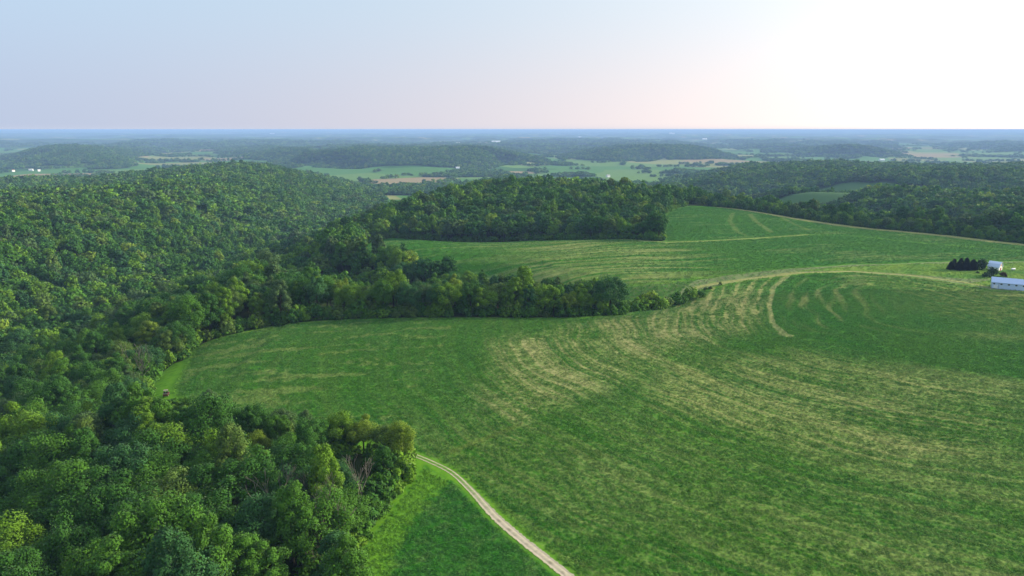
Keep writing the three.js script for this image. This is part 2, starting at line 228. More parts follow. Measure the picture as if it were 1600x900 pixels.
function groundColor(x, z, o) {
  const d = Math.hypot(x, z);
  if (d < 820) {
    const tr = Math.min(line('TRACK', x, z), line('LANETRACK', x, z)), n = noise(x / 2.2, z / 2.2), f = noise(x / 0.7, z / 0.7);
    let hit = false;
    if (sd('MAIN', x, z) < 0) { hayColor(x, z, o); hit = true; }
    else if (sd('LOWER', x, z) < 0) {
      o[0] = 0.032; o[1] = 0.118; o[2] = 0.016; mixTo(o, LUSH, clamp(0.4 + n, 0, 1));
      mixTo(o, [0.14, 0.2, 0.06], clamp(0.6 * fbm(x / 7 + 4, z / 7, 2) + 0.25 * f - 0.05, 0, 0.5));
      const m = sd('MARGIN', x, z); if (m < 3) mixTo(o, LIME, sstep(2, -1.5, m + 1.6 * n) * 0.8);
      const g = 1 + 0.18 * f + 0.3 * (hash2(x * 5, z * 5) - 0.5); o[0] *= g; o[1] *= g; o[2] *= g; hit = true;
    } else if (Math.min(sd('FIELD2', x, z), sd('FIELD3', x, z)) < 0.5) { field2Color(x, z, o); hit = true; }
    else if (Math.min(sd('LANE', x, z), sd('MARGIN', x, z)) < 1.5 || tr < 5) { o[0] = LIME[0]; o[1] = LIME[1]; o[2] = LIME[2]; mixTo(o, GREEN, clamp(0.25 + 0.5 * n + 0.3 * f, 0, 0.8)); hit = true; }
    else if (sd('LAWN', x, z) < 0) { o[0] = 0.13; o[1] = 0.225; o[2] = 0.028; mixTo(o, [0.07, 0.18, 0.022], clamp(0.4 + fbm(x / 14, z / 14, 2) * 1.2, 0, 1)); mixTo(o, DRY, clamp(0.5 * n * sstep(250, 200, x), 0, 0.4)); hit = true; }
    else if (sd('MEADOW', x, z) < 1.5) { o[0] = 0.10; o[1] = 0.175; o[2] = 0.045; mixTo(o, [0.16, 0.18, 0.09], clamp(0.4 + 0.8 * n, 0, 0.8)); hit = true; }
    if (hit) {
      const cr = line('CREST', x, z); if (cr < 5) mixTo(o, [0.29, 0.29, 0.10], 0.7 * sstep(2.2, 0.9, cr + 0.8 * n));
      const sl = tr < 4 ? tr : 9; if (sl < 3) mixTo(o, LIME, 0.6 * sstep(2.6, 1.2, sl + 0.4 * n));
      return;
    }
    if (!wooded(x, z)) { o[0] = 0.050; o[1] = 0.135; o[2] = 0.018; mixTo(o, [0.11, 0.15, 0.05], clamp(0.2 + n + 0.4 * f, 0, 0.8)); return; }
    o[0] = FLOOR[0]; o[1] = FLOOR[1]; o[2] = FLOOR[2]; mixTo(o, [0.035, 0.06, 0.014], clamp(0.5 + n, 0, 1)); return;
  }
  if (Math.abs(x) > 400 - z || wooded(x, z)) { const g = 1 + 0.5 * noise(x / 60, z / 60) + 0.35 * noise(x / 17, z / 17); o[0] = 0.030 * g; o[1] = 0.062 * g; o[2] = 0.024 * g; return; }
  for (const [cx, cz, a, b, dry] of GLADES) if (oval(x, z, cx, cz, a + 20, b + 20)) { o[0] = dry ? 0.2 : 0.055; o[1] = dry ? 0.18 : 0.12; o[2] = dry ? 0.1 : 0.035; return; }
  farColor(x, z, o, farmland(x, z));
}
const toS = (v) => { v = clamp(v, 0, 1); return 255 * (v <= 0.0031308 ? 12.92 * v : 1.055 * Math.pow(v, 1 / 2.4) - 0.055); };
const LUT = new Uint8Array(4097); for (let i = 0; i < 4097; i++) LUT[i] = Math.round(toS((i / 4096) ** 2));
const sByte = (v) => LUT[Math.round(Math.sqrt(clamp(v, 0, 1)) * 4096)];

// ---------------------------------------------------------------- the ground: one sheet out to the horizon, finer where it is near
const ZONES = [[-150, 274, -345, -85, 2048, 1256], [-330, 620, -800, -345, 2048, 980], [-4500, 4500, -6000, 600, 1500, 1100], [-46000, 46000, -46000, 3000, 1400, 746]];
function axis(stops) { const out = []; for (let i = 0; i < stops.length - 1; i++) { const [a, s0] = stops[i], [b, s1] = stops[i + 1]; const n = Math.max(1, Math.round(Math.abs(b - a) / ((s0 + s1) / 2))); let t = 0; const w = []; for (let k = 0; k < n; k++) { w.push(lerp(s0, s1, (k + 0.5) / n)); t += w[k]; } let p = a; for (let k = 0; k < n; k++) { out.push(p); p += (b - a) * w[k] / t; } } out.push(stops.at(-1)[0]); return out; }
const GX = axis([[-46000, 2200], [-12000, 700], [-4500, 90], [-1500, 24], [-330, 8], [-150, 3.5], [274, 3.5], [620, 8], [1500, 24], [4500, 90], [12000, 700], [46000, 2200]]);
const GZ = axis([[-46000, 900], [-20000, 350], [-6000, 70], [-2500, 20], [-800, 7], [-345, 3.5], [-85, 3.5], [100, 12], [600, 60], [3000, 400]]);
const GH = new Float32Array(GX.length * GZ.length);
const woodRough = (x, z, d) => d > 8200 ? 6 * Math.max(0, noise(x / 70, z / 70) + 0.3) + 8 * sstep(0.05, 0.2, noise(x / 380, z / 380)) : 0;
for (let j = 0; j < GZ.length; j++) for (let i = 0; i < GX.length; i++) GH[j * GX.length + i] = height(GX[i], GZ[j]) + woodRough(GX[i], GZ[j], Math.hypot(GX[i], GZ[j]));
function find(a, v) { let lo = 0, hi = a.length - 2; while (lo < hi) { const m = (lo + hi + 1) >> 1; if (a[m] <= v) lo = m; else hi = m - 1; } return lo; }
function groundAt(x, z) {                           // height of the sheet itself
  const i = find(GX, x), j = find(GZ, z), u = (x - GX[i]) / (GX[i + 1] - GX[i]), v = (z - GZ[j]) / (GZ[j + 1] - GZ[j]), n = GX.length;
  const a = GH[j * n + i], b = GH[j * n + i + 1], c = GH[(j + 1) * n + i], d = GH[(j + 1) * n + i + 1];
  return u + v < 1 ? a + (b - a) * u + (c - a) * v : d + (c - d) * (1 - u) + (b - d) * (1 - v);
}
{
  const n = GX.length, zoneOf = (x, z) => ZONES.findIndex(([a, b, c, d]) => x > a && x < b && z > c && z < d);
  const pos = [], nor = [], uv = [], parts = ZONES.map(() => []), seen = ZONES.map(() => new Map());
  const vert = (k, i, j) => {
    const key = j * n + i; let v = seen[k].get(key); if (v !== undefined) return v;
    v = pos.length / 3; seen[k].set(key, v); const x = GX[i], z = GZ[j], [a, b, c, d] = ZONES[k];
    pos.push(x, GH[key], z); uv.push((x - a) / (b - a), (z - c) / (d - c));
    const i0 = Math.max(0, i - 1), i1 = Math.min(n - 1, i + 1), j0 = Math.max(0, j - 1), j1 = Math.min(GZ.length - 1, j + 1);
    const nx = -(GH[j * n + i1] - GH[j * n + i0]) / (GX[i1] - GX[i0]), nz = -(GH[j1 * n + i] - GH[j0 * n + i]) / (GZ[j1] - GZ[j0]), l = Math.hypot(nx, 1, nz);
    nor.push(nx / l, 1 / l, nz / l); return v;
  };
  for (let j = 0; j < GZ.length - 1; j++) for (let i = 0; i < n - 1; i++) {
    const k = zoneOf((GX[i] + GX[i + 1]) / 2, (GZ[j] + GZ[j + 1]) / 2), a = vert(k, i, j), b = vert(k, i + 1, j), c = vert(k, i, j + 1), d = vert(k, i + 1, j + 1);
    parts[k].push(a, c, b, b, c, d);
  }
  const g = new THREE.BufferGeometry(), idx = new Uint32Array(parts.reduce((s, p) => s + p.length, 0)); let at = 0;
  const mats = ZONES.map(([a, b, c, d, w, h], k) => {
    const data = new Uint8Array(w * h * 4), o = [0, 0, 0];
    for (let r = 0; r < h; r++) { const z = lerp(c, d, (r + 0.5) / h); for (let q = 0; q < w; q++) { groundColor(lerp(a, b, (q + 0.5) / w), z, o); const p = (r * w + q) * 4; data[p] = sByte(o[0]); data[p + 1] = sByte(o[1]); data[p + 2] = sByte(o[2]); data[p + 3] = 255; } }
    const t = new THREE.DataTexture(data, w, h); t.colorSpace = THREE.SRGBColorSpace; t.magFilter = THREE.LinearFilter; t.minFilter = THREE.LinearFilter; t.needsUpdate = true;
    return new THREE.MeshPhysicalMaterial({ name: 'ground_cover', map: t, roughness: 1, metalness: 0, specularIntensity: 0.1 });
  });
  parts.forEach((p, k) => { idx.set(p, at); g.addGroup(at, p.length, k); at += p.length; });
  g.setAttribute('position', new THREE.BufferAttribute(new Float32Array(pos), 3)); g.setAttribute('normal', new THREE.BufferAttribute(new Float32Array(nor), 3)); g.setAttribute('uv', new THREE.BufferAttribute(new Float32Array(uv), 2)); g.setIndex(new THREE.BufferAttribute(idx, 1));
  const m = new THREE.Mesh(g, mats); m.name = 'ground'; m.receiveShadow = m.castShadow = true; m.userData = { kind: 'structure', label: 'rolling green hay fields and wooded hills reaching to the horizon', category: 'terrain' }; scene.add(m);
}

// ---------------------------------------------------------------- trees
const quadAt = (P, N, C, c, u, v, n, col) => {      // one spray of leaves: a small folded diamond
  const pts = [[-1, 0], [0, -0.62], [1, 0.05], [0, 0.62]];
  for (const k of [0, 1, 2, 0, 2, 3]) { const [a, b] = pts[k]; P.push(c[0] + u[0] * a + v[0] * b, c[1] + u[1] * a + v[1] * b, c[2] + u[2] * a + v[2] * b); N.push(n[0], n[1], n[2]); C.push(col, col, col); }
};
const unit = (a) => { const l = Math.hypot(a[0], a[1], a[2]) || 1; return [a[0] / l, a[1] / l, a[2] / l]; };
const cross = (a, b) => [a[1] * b[2] - a[2] * b[1], a[2] * b[0] - a[0] * b[2], a[0] * b[1] - a[1] * b[0]];
function ball(r) { const y = r() * 2 - 1, a = r() * 6.2832, s = Math.sqrt(1 - y * y); return [Math.cos(a) * s, y, Math.sin(a) * s]; }
function toGeo(P, N, C) { const g = new THREE.BufferGeometry(); g.setAttribute('position', new THREE.Float32BufferAttribute(P, 3)); g.setAttribute('normal', new THREE.Float32BufferAttribute(N, 3)); if (C) g.setAttribute('color', new THREE.Float32BufferAttribute(C, 3)); return g; }
// a crown of many lobes of leaf sprays round a dome: R half width, V half height, Y height of its middle
function crownGeo(seed, { R, V, Y, lobes, lobe, leaf, count, inner = 0.14, shape = 0 }) {
  const r = rngOf(seed), P = [], N = [], C = [], L = [];
  for (let i = 0; i < lobes; i++) {
    const y = 1 - 1.62 * (i + 0.5) / lobes, a = i * 2.39996 + r() * 0.9, s = Math.sqrt(Math.max(0, 1 - y * y)), q = 0.52 + 0.42 * r() + (r() < 0.12 ? 0.14 : 0);
    const sh = shape > 0 ? 1 - shape * Math.max(0, y) : 1;
    L.push({ c: [Math.cos(a) * s * R * q * sh, Y + y * V * q * (0.92 + 0.2 * r()), Math.sin(a) * s * R * q * sh], r: R * lobe * (0.55 + 0.85 * r()), t: 0.88 + 0.24 * r(), f: r() < 0.2 ? 0.45 : 1 });
  }
  let guard = 0;
  for (let n = 0; n < count && guard < count * 6; guard++) {
    const l = L[Math.floor(r() * L.length)], d = ball(r), deep = r() < inner, rr = l.r * (deep ? 0.35 + 0.5 * r() : 0.74 + 0.5 * r() * r() + 0.12 * r()); if (r() > l.f) continue;
    const p = [l.c[0] + d[0] * rr, l.c[1] + d[1] * rr * 0.86, l.c[2] + d[2] * rr];
    if (!deep) {
      if (d[1] < -0.55 && r() < 0.7) continue;
      let hid = false; for (const m of L) if (m !== l && Math.hypot(p[0] - m.c[0], (p[1] - m.c[1]) / 0.86, p[2] - m.c[2]) < m.r * 0.66) { hid = true; break; }
      if (hid) continue;
    }
    const f = unit([d[0] + (r() - 0.5) * 1.9, d[1] + 0.3 + (r() - 0.5) * 1.7, d[2] + (r() - 0.5) * 1.9]), any = ball(r), u0 = unit(cross(f, any)), v0 = cross(f, u0), s = leaf * (0.6 + 0.8 * r());
    const nn = unit([d[0] * 0.62 + f[0] * 0.7, d[1] * 0.62 + f[1] * 0.7, d[2] * 0.62 + f[2] * 0.7]);
    quadAt(P, N, C, p, [u0[0] * s, u0[1] * s, u0[2] * s], [v0[0] * s, v0[1] * s, v0[2] * s], nn, l.t * (0.8 + 0.4 * r())); n++;
  }
  return toGeo(P, N, C);
}
function limb(P, N, a, b, ra, rb, sides = 6) {      // tapered round stick
  const d = unit([b[0] - a[0], b[1] - a[1], b[2] - a[2]]), u = unit(cross(d, Math.abs(d[1]) > 0.9 ? [1, 0, 0] : [0, 1, 0])), v = cross(d, u);
  for (let i = 0; i < sides; i++) {
    const t0 = i / sides * 6.2832, t1 = (i + 1) / sides * 6.2832, n0 = [0, 1, 2].map((k) => u[k] * Math.cos(t0) + v[k] * Math.sin(t0)), n1 = [0, 1, 2].map((k) => u[k] * Math.cos(t1) + v[k] * Math.sin(t1));
    const q = [[a, ra, n0], [a, ra, n1], [b, rb, n1], [b, rb, n0]]; for (const k of [0, 2, 1, 0, 3, 2]) { const [c, rad, n] = q[k]; P.push(c[0] + n[0] * rad, c[1] + n[1] * rad, c[2] + n[2] * rad); N.push(...n); }
  }
}
function trunkGeo(seed, { R, V, Y }) {
  const r = rngOf(seed), P = [], N = [], top = Y + V * 0.25, w = 0.2 + R * 0.022, k1 = [(r() - 0.5) * 0.5, top * 0.45, (r() - 0.5) * 0.5], k2 = [(r() - 0.5) * 1.2, top, (r() - 0.5) * 1.2];
  limb(P, N, [0, -0.9, 0], [k1[0] * 0.2, 0.5, k1[2] * 0.2], w * 1.5, w * 1.05); limb(P, N, [k1[0] * 0.2, 0.5, k1[2] * 0.2], k1, w * 1.05, w * 0.8); limb(P, N, k1, k2, w * 0.8, w * 0.25);
  for (let i = 0; i < 7; i++) { const t = 0.1 + 0.8 * r(), a = i * 2.4 + r(), b = [lerp(k1[0], k2[0], t), lerp(k1[1], k2[1], t), lerp(k1[2], k2[2], t)], l = R * (0.45 + 0.35 * r()); limb(P, N, b, [b[0] + Math.cos(a) * l, b[1] + l * (0.4 + 0.5 * r()), b[2] + Math.sin(a) * l], w * 0.38, w * 0.1, 5); }
  return toGeo(P, N);
}
function bareGeo(seed, tall, spread = 0.5, depth = 4) {   // leafless trunk with forking branches
  const r = rngOf(seed), P = [], N = [];
  const grow = (a, d, l, w, k) => {
    const b = [a[0] + d[0] * l, a[1] + d[1] * l, a[2] + d[2] * l]; limb(P, N, a, b, w, w * 0.68, k > 2 ? 6 : 4);
    if (k === 0) return; const m = k > 2 ? 3 : 2 + (r() < 0.5 ? 1 : 0);
    for (let i = 0; i < m; i++) { const o = ball(r), e = unit([d[0] + o[0] * spread, d[1] + o[1] * spread * 0.6 + 0.16, d[2] + o[2] * spread]); grow(b, e, l * (0.58 + 0.3 * r()), w * 0.62, k - 1); }
  };
  grow([0, -0.8, 0], unit([(r() - 0.5) * 0.25, 1, (r() - 0.5) * 0.25]), tall * 0.36, tall * 0.017, depth); return toGeo(P, N);
}
function spruceGeo(seed, tall, wide) {
  const r = rngOf(seed), P = [], N = [], C = [];
  for (let i = 0; i < 760; i++) {
    const t = Math.pow(r(), 0.7), y = tall * (0.06 + 0.94 * (1 - t)), rad = wide * Math.pow(t, 0.62) * (0.55 + 0.5 * r()) + 0.1, a = r() * 6.2832, d = [Math.cos(a), -0.28 - 0.2 * r(), Math.sin(a)], u = unit(d), s = 0.42 + 0.3 * r();
    const side = unit(cross(u, [0, 1, 0])); quadAt(P, N, C, [d[0] * rad, y, d[2] * rad], [u[0] * s, u[1] * s, u[2] * s], [side[0] * s, (r() - 0.5) * 0.3, side[2] * s], unit([d[0], 0.7, d[2]]), 0.8 + 0.4 * r());
  }
  return toGeo(P, N, C);
}
// kinds of crown: round, tall, spreading, small shrub; each in several individuals and three finenesses
const KINDS = [
  { R: 4.9, V: 4.9, Y: 8.3, lobes: 30, lobe: 0.33 }, { R: 5.6, V: 4.6, Y: 8.0, lobes: 38, lobe: 0.28 }, { R: 4.5, V: 5.3, Y: 8.8, lobes: 26, lobe: 0.35, shape: 0.25 },
  { R: 3.7, V: 5.9, Y: 8.6, lobes: 28, lobe: 0.34, shape: 0.2 }, { R: 3.9, V: 6.3, Y: 9.0, lobes: 34, lobe: 0.30, shape: 0.4 }, { R: 6.0, V: 4.2, Y: 8.2, lobes: 34, lobe: 0.26 },
];
const FINE = KINDS.map((k, i) => crownGeo(100 + i, { ...k, leaf: 0.175, count: 11500 }));
const MEDIUM = KINDS.map((k, i) => crownGeo(200 + i, { ...k, leaf: 0.62, count: 1150, inner: 0.1 }));
const COARSE = [0, 1, 3, 5].map((i) => crownGeo(300 + i, { ...KINDS[i], lobes: 13, lobe: 0.46, leaf: 1.25, count: 210, inner: 0.05 }));
const TRUNKS = KINDS.map((k, i) => trunkGeo(400 + i, k));
const SHRUBS = [0, 1, 2].map((i) => crownGeo(500 + i, { R: 1.9, V: 1.6, Y: 1.3, lobes: 12, lobe: 0.42, leaf: 0.26, count: 900 }));
const TINTS = [[0.034, 0.112, 0.014], [0.055, 0.152, 0.014], [0.098, 0.205, 0.014], [0.034, 0.110, 0.030], [0.082, 0.148, 0.026], [0.138, 0.220, 0.020], [0.060, 0.118, 0.036]];
const TINT_WORDS = ['dark green', 'mid green', 'bright green', 'blue green', 'olive green', 'golden green', 'grey green'], SHAPE_WORDS = ['round crowned', 'broad many-lobed', 'domed', 'slender', 'tall pointed', 'wide spreading'];
const leafMat = (rgb) => new THREE.MeshPhysicalMaterial({ name: 'leaves', color: new THREE.Color().setRGB(...rgb), vertexColors: true, roughness: 1, transmission: 0.26, thickness: 0, specularIntensity: 0.25, side: THREE.DoubleSide });
const LEAVES = TINTS.map(leafMat), LEAF_ANY = leafMat([1, 1, 1]);
const BARK = new THREE.MeshStandardMaterial({ name: 'bark', color: new THREE.Color().setRGB(0.13, 0.105, 0.08), roughness: 0.95 }), PALE_BARK = new THREE.MeshStandardMaterial({ name: 'pale_bark', color: new THREE.Color().setRGB(0.76, 0.74, 0.69), roughness: 0.9 });
const taken = new Map();
const numbered = (n) => { const k = taken.get(n) ?? 0; taken.set(n, k + 1); return k ? n + '_' + String(k).padStart(3, '0') : n; };
const shadowed = (m) => { m.castShadow = m.receiveShadow = true; return m; };
function part(name, geo, mat, parent) { const m = shadowed(new THREE.Mesh(geo, mat)); m.name = name; parent.add(m); return m; }
function thing(name, label, category, x, z, group, turn = 0, y = groundAt(x, z)) { const o = new THREE.Group(); o.name = numbered(name); o.position.set(x, y, z); o.rotation.y = turn; o.userData = group ? { label, category, group } : { label, category }; scene.add(o); return o; }
const PROTO = new Map();
function plantTree(name, label, group, kind, tint, x, z, s, sy, turn) {
  const key = kind * 10 + tint; let o;
  if (!PROTO.has(key)) { o = new THREE.Group(); part('trunk', TRUNKS[kind], BARK, o); part('crown', FINE[kind], LEAVES[tint], o); PROTO.set(key, o); }
  o = PROTO.get(key).clone(); o.name = numbered(name); o.position.set(x, groundAt(x, z), z); o.rotation.y = turn; o.scale.set(s * (1 + 0.16 * Math.sin(x * 7)), s * sy, s * (1 + 0.16 * Math.sin(z * 9))); o.userData = { label, category: 'tree', group }; scene.add(o); return o;
}
const inView = (x, z, m) => -z > 60 && Math.abs(x) < 0.72 * 1.1 * (-z * 0.975 + 18) + m;

function young(x, z, d) {                           // young growth on the near side of the grass lane
  if (x > -80 && x < 62 && z > -420 && z < -312) return Math.hypot(x + 33, (z + 372) * 0.8) < 15 ? 1.05 : x > -10 ? 0.5 : 0.62;   // lower growth in the gully behind the hedgerow
  if (x <= -80 && x > -130 && z > -450 && z < -330) return 0.75;
  if (d > 300) return d < 820 && sd('FIELD3', x, z) < 29 && x > 195 ? 0.6 : 1; if (Math.hypot(x + 101, z + 191) < 19) return 0.42;
  return sd('LANE', x + 1, z - 7) < 3 || sd('LANE', x + 2, z - 14) < 3 ? 0.66 : sd('LANE', x + 3, z - 22) < 3 ? 0.84 : 1;
}
const BARE = [[-38, -128, 1.3, 0], [-42, -133, 1.35, 2], [-33.5, -122, 1.2, 1], [-36.5, -116, 1.15, 2], [-46, -125, 1.35, 1], [-32, -137, 1.2, 0]];   // leafless trees near the track
// the woods: every tree gets a place; the ones that show largest become trees of their own, the rest one mass
const WOOD = []; {
  const r = rngOf(77);
  const rings = [[60, 820, 7.1], [820, 2100, 8.4], [2100, 4700, 13], [4700, 8600, 27]];
  for (const [d0, d1, sp] of rings) {
    const reach = d1 * 0.85 + 60;
    for (let z = -d1; z < -55; z += sp) for (let x = -reach; x < reach; x += sp) {
      const px = x + (r() - 0.5) * sp * 0.9, pz = z + (r() - 0.5) * sp * 0.9, a = r(), b = r(), c = r(), t = r(), d = Math.hypot(px, pz);
      if (d < d0 || d >= d1 || !inView(px, pz, d < 400 ? 45 : 25)) continue;
      if (d < 105 || !wooded(px, pz) || Math.hypot(px + 29, pz + 161) < 6) continue;
      if (d < 900 && noise(px / 26 + 50, pz / 26) > (d < 230 ? 0.44 : 0.52)) continue;
      if (BARE.some(([bx0, bz0]) => Math.hypot(px - bx0, pz - bz0) < 3.2)) continue;      // small gaps
      const big = sp / 6.6, cl = noise(px / 55 + 12, pz / 55), s = (0.82 + 0.50 * a) * young(px, pz, d) * (1 + 0.22 * noise(px / 34, pz / 34)) * (d > 820 ? 0.95 * Math.pow(big, 0.62) : 1);
      let kind = Math.floor(b * 6); const q = c + 0.42 * cl;
      let tint = q < 0.30 ? 0 : q < 0.58 ? 1 : q < 0.80 ? 2 : q < 0.92 ? 3 : 6; if (t > 0.92) tint = 4; if (t > 0.982) tint = 5; if (tint === 1 && t < 0.1) tint = 3;
      WOOD.push({ x: px, z: pz, d, s, sy: (0.86 + 0.3 * r()) / (d > 820 ? Math.pow(big, 0.5) : 1), kind, tint, turn: r() * 6.2832, size: 0 });
    }
  }
}
{
  // trees that stand where one can pick them out
  const sizeWord = (w) => w.s > 1.12 ? 'large ' : w.s < 0.86 ? 'small ' : '';
  const whereWord = (w) => { const a = sd('MAIN', w.x, w.z), b = sd('LOWER', w.x, w.z), c = sd('LANE', w.x, w.z); return b < 9 ? 'at the wood edge by the dirt track' : c < 9 ? 'at the wood edge by the grass lane' : a < 9 ? 'at the wood edge by the hayfield' : w.z > -150 ? 'deep in the wood opposite the dirt track' : w.z > -190 ? 'in the wood short of the grass lane' : 'in the wood behind the grass lane'; };
  const r = rngOf(5);
  for (const w of WOOD) {
    const row = w.x > -78 && w.x < 62 && w.z > -420 && w.z < -288;    // between the two fields
    w.hedge = row; const e = EYE - groundAt(w.x, w.z) - 9 * w.s, dist = Math.hypot(w.d, e);
    const shown = Math.abs(w.x) < 0.72 * (-w.z * 0.975 + 16) && (450 + 1111 * Math.tan(Math.atan2(e, -w.z) - Math.atan(248 / 1111))) < 905;
    w.size = shown ? w.s / dist : 0;
  }
  const hedge = WOOD.filter((w) => w.hedge), woods = WOOD.filter((w) => !w.hedge).sort((a, b) => b.size - a.size);
  for (const w of hedge) { w.alone = true; if (w.tint === 0 && w.turn > 2) w.tint = 2; plantTree('hedgerow_tree', sizeWord(w) + TINT_WORDS[w.tint] + ' ' + SHAPE_WORDS[w.kind] + (w.z > -312 ? ' tree fronting the hayfield hedgerow' : w.z > -350 ? ' tree midway in the hedgerow gully' : ' tree deep in the hedgerow gully') + (w.x > 15 ? ' near its open end' : w.x < -35 ? ' near its wooded end' : ''), 'trees of the hedgerow between the fields', w.kind, w.tint, w.x, w.z, w.s * 0.95, w.sy, w.turn); }
  for (const w of woods.slice(0, 300)) { w.alone = true; plantTree('woodland_tree', sizeWord(w) + TINT_WORDS[w.tint] + ' ' + SHAPE_WORDS[w.kind] + ' tree ' + whereWord(w), 'trees of the wood beside the dirt track', w.kind, w.tint, w.x, w.z, w.s, w.sy, w.turn); }
  const mass = new THREE.Group(); mass.name = 'woodland'; mass.userData = { kind: 'stuff', label: 'dense broadleaf woods covering the slopes and ridges', category: 'woodland' }; scene.add(mass);
  const M4 = new THREE.Matrix4(), Q = new THREE.Quaternion(), UPV = new THREE.Vector3(0, 1, 0), col = new THREE.Color();
  const fill = (name, geo, mat, list, tinted) => {
    if (!list.length) return; const m = shadowed(new THREE.InstancedMesh(geo, mat, list.length)); m.name = name; m.userData.kind = 'stuff';
    list.forEach((w, i) => { M4.compose(new THREE.Vector3(w.x, groundAt(w.x, w.z) - (w.d > 820 ? 2.5 * w.s : 0), w.z), Q.setFromAxisAngle(UPV, w.turn), new THREE.Vector3(w.s * (1 + 0.16 * Math.sin(w.x * 7)), w.s * w.sy, w.s * (1 + 0.16 * Math.sin(w.z * 9)))); m.setMatrixAt(i, M4); if (tinted) { const t = TINTS[w.tint], v = 0.86 + 0.28 * ((i * 0.618) % 1); m.setColorAt(i, col.setRGB(t[0] * v, t[1] * v, t[2] * v)); } });
    mass.add(m);
  };
  const rest = WOOD.filter((w) => !w.alone);
  for (let k = 0; k < 6; k++) {
    fill('crown', FINE[k], LEAF_ANY, rest.filter((w) => w.kind === k && w.d < 330), true);
    fill('trunk', TRUNKS[k], BARK, rest.filter((w) => w.kind === k && w.d < 330));
    fill('crown', MEDIUM[k], LEAF_ANY, rest.filter((w) => w.kind === k && w.d >= 330 && w.d < 820), true);
    fill('trunk', TRUNKS[k], BARK, rest.filter((w) => w.kind === k && w.d >= 330 && w.d < 620));
  }
  { // undergrowth at the feet of the outer trees
    const under = [], q = rngOf(31);
    for (let k = 0; k < 60000; k++) {
      const x = -140 + 560 * q(), z = -90 - 640 * q(), a = q(), b = q(), c = q(); if (!inView(x, z, 5)) continue;
      let e = 99; for (const n of ['MAIN', 'LOWER', 'LANE', 'FIELD2', 'FIELD3']) e = Math.min(e, Math.abs(sd(n, x, z)));
      if (e < 0.9 || e > 7.5 || !wooded(x, z)) continue;
      under.push({ x, z, d: 1, s: 0.7 + 1.1 * a, sy: 0.8 + 0.6 * b, tint: c < 0.4 ? 1 : c < 0.7 ? 2 : c < 0.85 ? 4 : 0, turn: a * 60 });
    }
    SHRUBS.forEach((g, k) => fill('undergrowth', g, LEAF_ANY, under.filter((w, i) => i % 3 === k), true));

  }
  COARSE.forEach((g, k) => fill('crown', g, LEAF_ANY, rest.filter((w, i) => w.d >= 820 && i % 4 === k), true));

}

// ---------------------------------------------------------------- the crop: tufts of hay and clover standing on the near fields
{
  const r = rngOf(9), tuft = (seed, n, wide, tall) => { const q = rngOf(seed), P = [], N = [], C = []; for (let i = 0; i < n; i++) { const a = q() * 6.2832, d = wide * Math.sqrt(q()), y = tall * (0.25 + 0.75 * q()) * (1 - 0.4 * d / wide), f = unit([Math.cos(a) * 0.6 + (q() - 0.5), 0.75, Math.sin(a) * 0.6 + (q() - 0.5)]), u = unit(cross(f, ball(q))), v = cross(f, u), s = 0.07 + 0.09 * q(); quadAt(P, N, C, [Math.cos(a) * d, y, Math.sin(a) * d], u.map((t) => t * s), v.map((t) => t * s), unit([f[0] * 0.5, 1, f[2] * 0.5]), 0.8 + 0.4 * q()); } return toGeo(P, N, C); };
  const G = [tuft(1, 26, 0.5, 0.34), tuft(2, 26, 0.55, 0.42), tuft(3, 22, 0.45, 0.28)], lists = [[], [], []], o = [0, 0, 0];
  for (let k = 0; k < 330000; k++) {
    const x = -135 + 400 * r(), z = -92 - 260 * r(), a = r(), b = r(), kind = Math.floor(3 * r()); if (!inView(x, z, 4)) continue;
    const m = sd('MAIN', x, z), l = m < 0 ? 9 : sd('LOWER', x, z); if (Math.min(m, l) > -0.6 || line('TRACK', x, z) < 1.9) continue;
    groundColor(x, z, o); const dry = clamp(o[0] / o[1] - 0.3, 0, 0.7), s = (0.65 + 0.6 * a) * (1 - 0.75 * dry) * (1 + 0.35 * noise(x / 5, z / 5));
    lists[kind].push([x, z, s, b * 6.2832, o[0], o[1], o[2]]);
  }
  for (let k = 0; k < 150000; k++) {                // farther off: broader tufts
    const x = -120 + 540 * r(), z = -312 - 403 * r(), a = r(), b = r(), kind = Math.floor(3 * r()); if (!inView(x, z, 4)) continue;
    if (z > -345 && sd('MAIN', x, z) < 0) continue;
    if (Math.min(sd('MAIN', x, z), sd('FIELD2', x, z), sd('FIELD3', x, z), sd('MEADOW', x, z)) > -0.8 && (x < 52 || x > 180 || z < -430)) continue;
    groundColor(x, z, o); const dry = clamp(o[0] / o[1] - 0.3, 0, 0.7), s = (0.9 + 0.8 * a) * (1 - 0.7 * dry); lists[kind].push([x, z, s, b * 6.2832, o[0], o[1], o[2]]);
  }
  const g = new THREE.Group(); g.name = 'hay_crop'; g.userData = { kind: 'stuff', label: 'low leafy hay crop growing over the near fields', category: 'crop' }; scene.add(g);
  const M4 = new THREE.Matrix4(), Q = new THREE.Quaternion(), UPV = new THREE.Vector3(0, 1, 0), col = new THREE.Color();
  lists.forEach((list, k) => { const m = shadowed(new THREE.InstancedMesh(G[k], LEAF_ANY, list.length)); m.name = 'crop_tuft'; m.userData.kind = 'stuff'; list.forEach(([x, z, s, t, R, Gn, B], i) => { M4.compose(new THREE.Vector3(x, groundAt(x, z) - 0.02, z), Q.setFromAxisAngle(UPV, t), new THREE.Vector3(s, s, s)); m.setMatrixAt(i, M4); m.setColorAt(i, col.setRGB(R * 1.3, Gn * 1.3, B * 1.3)); }); g.add(m); });

}

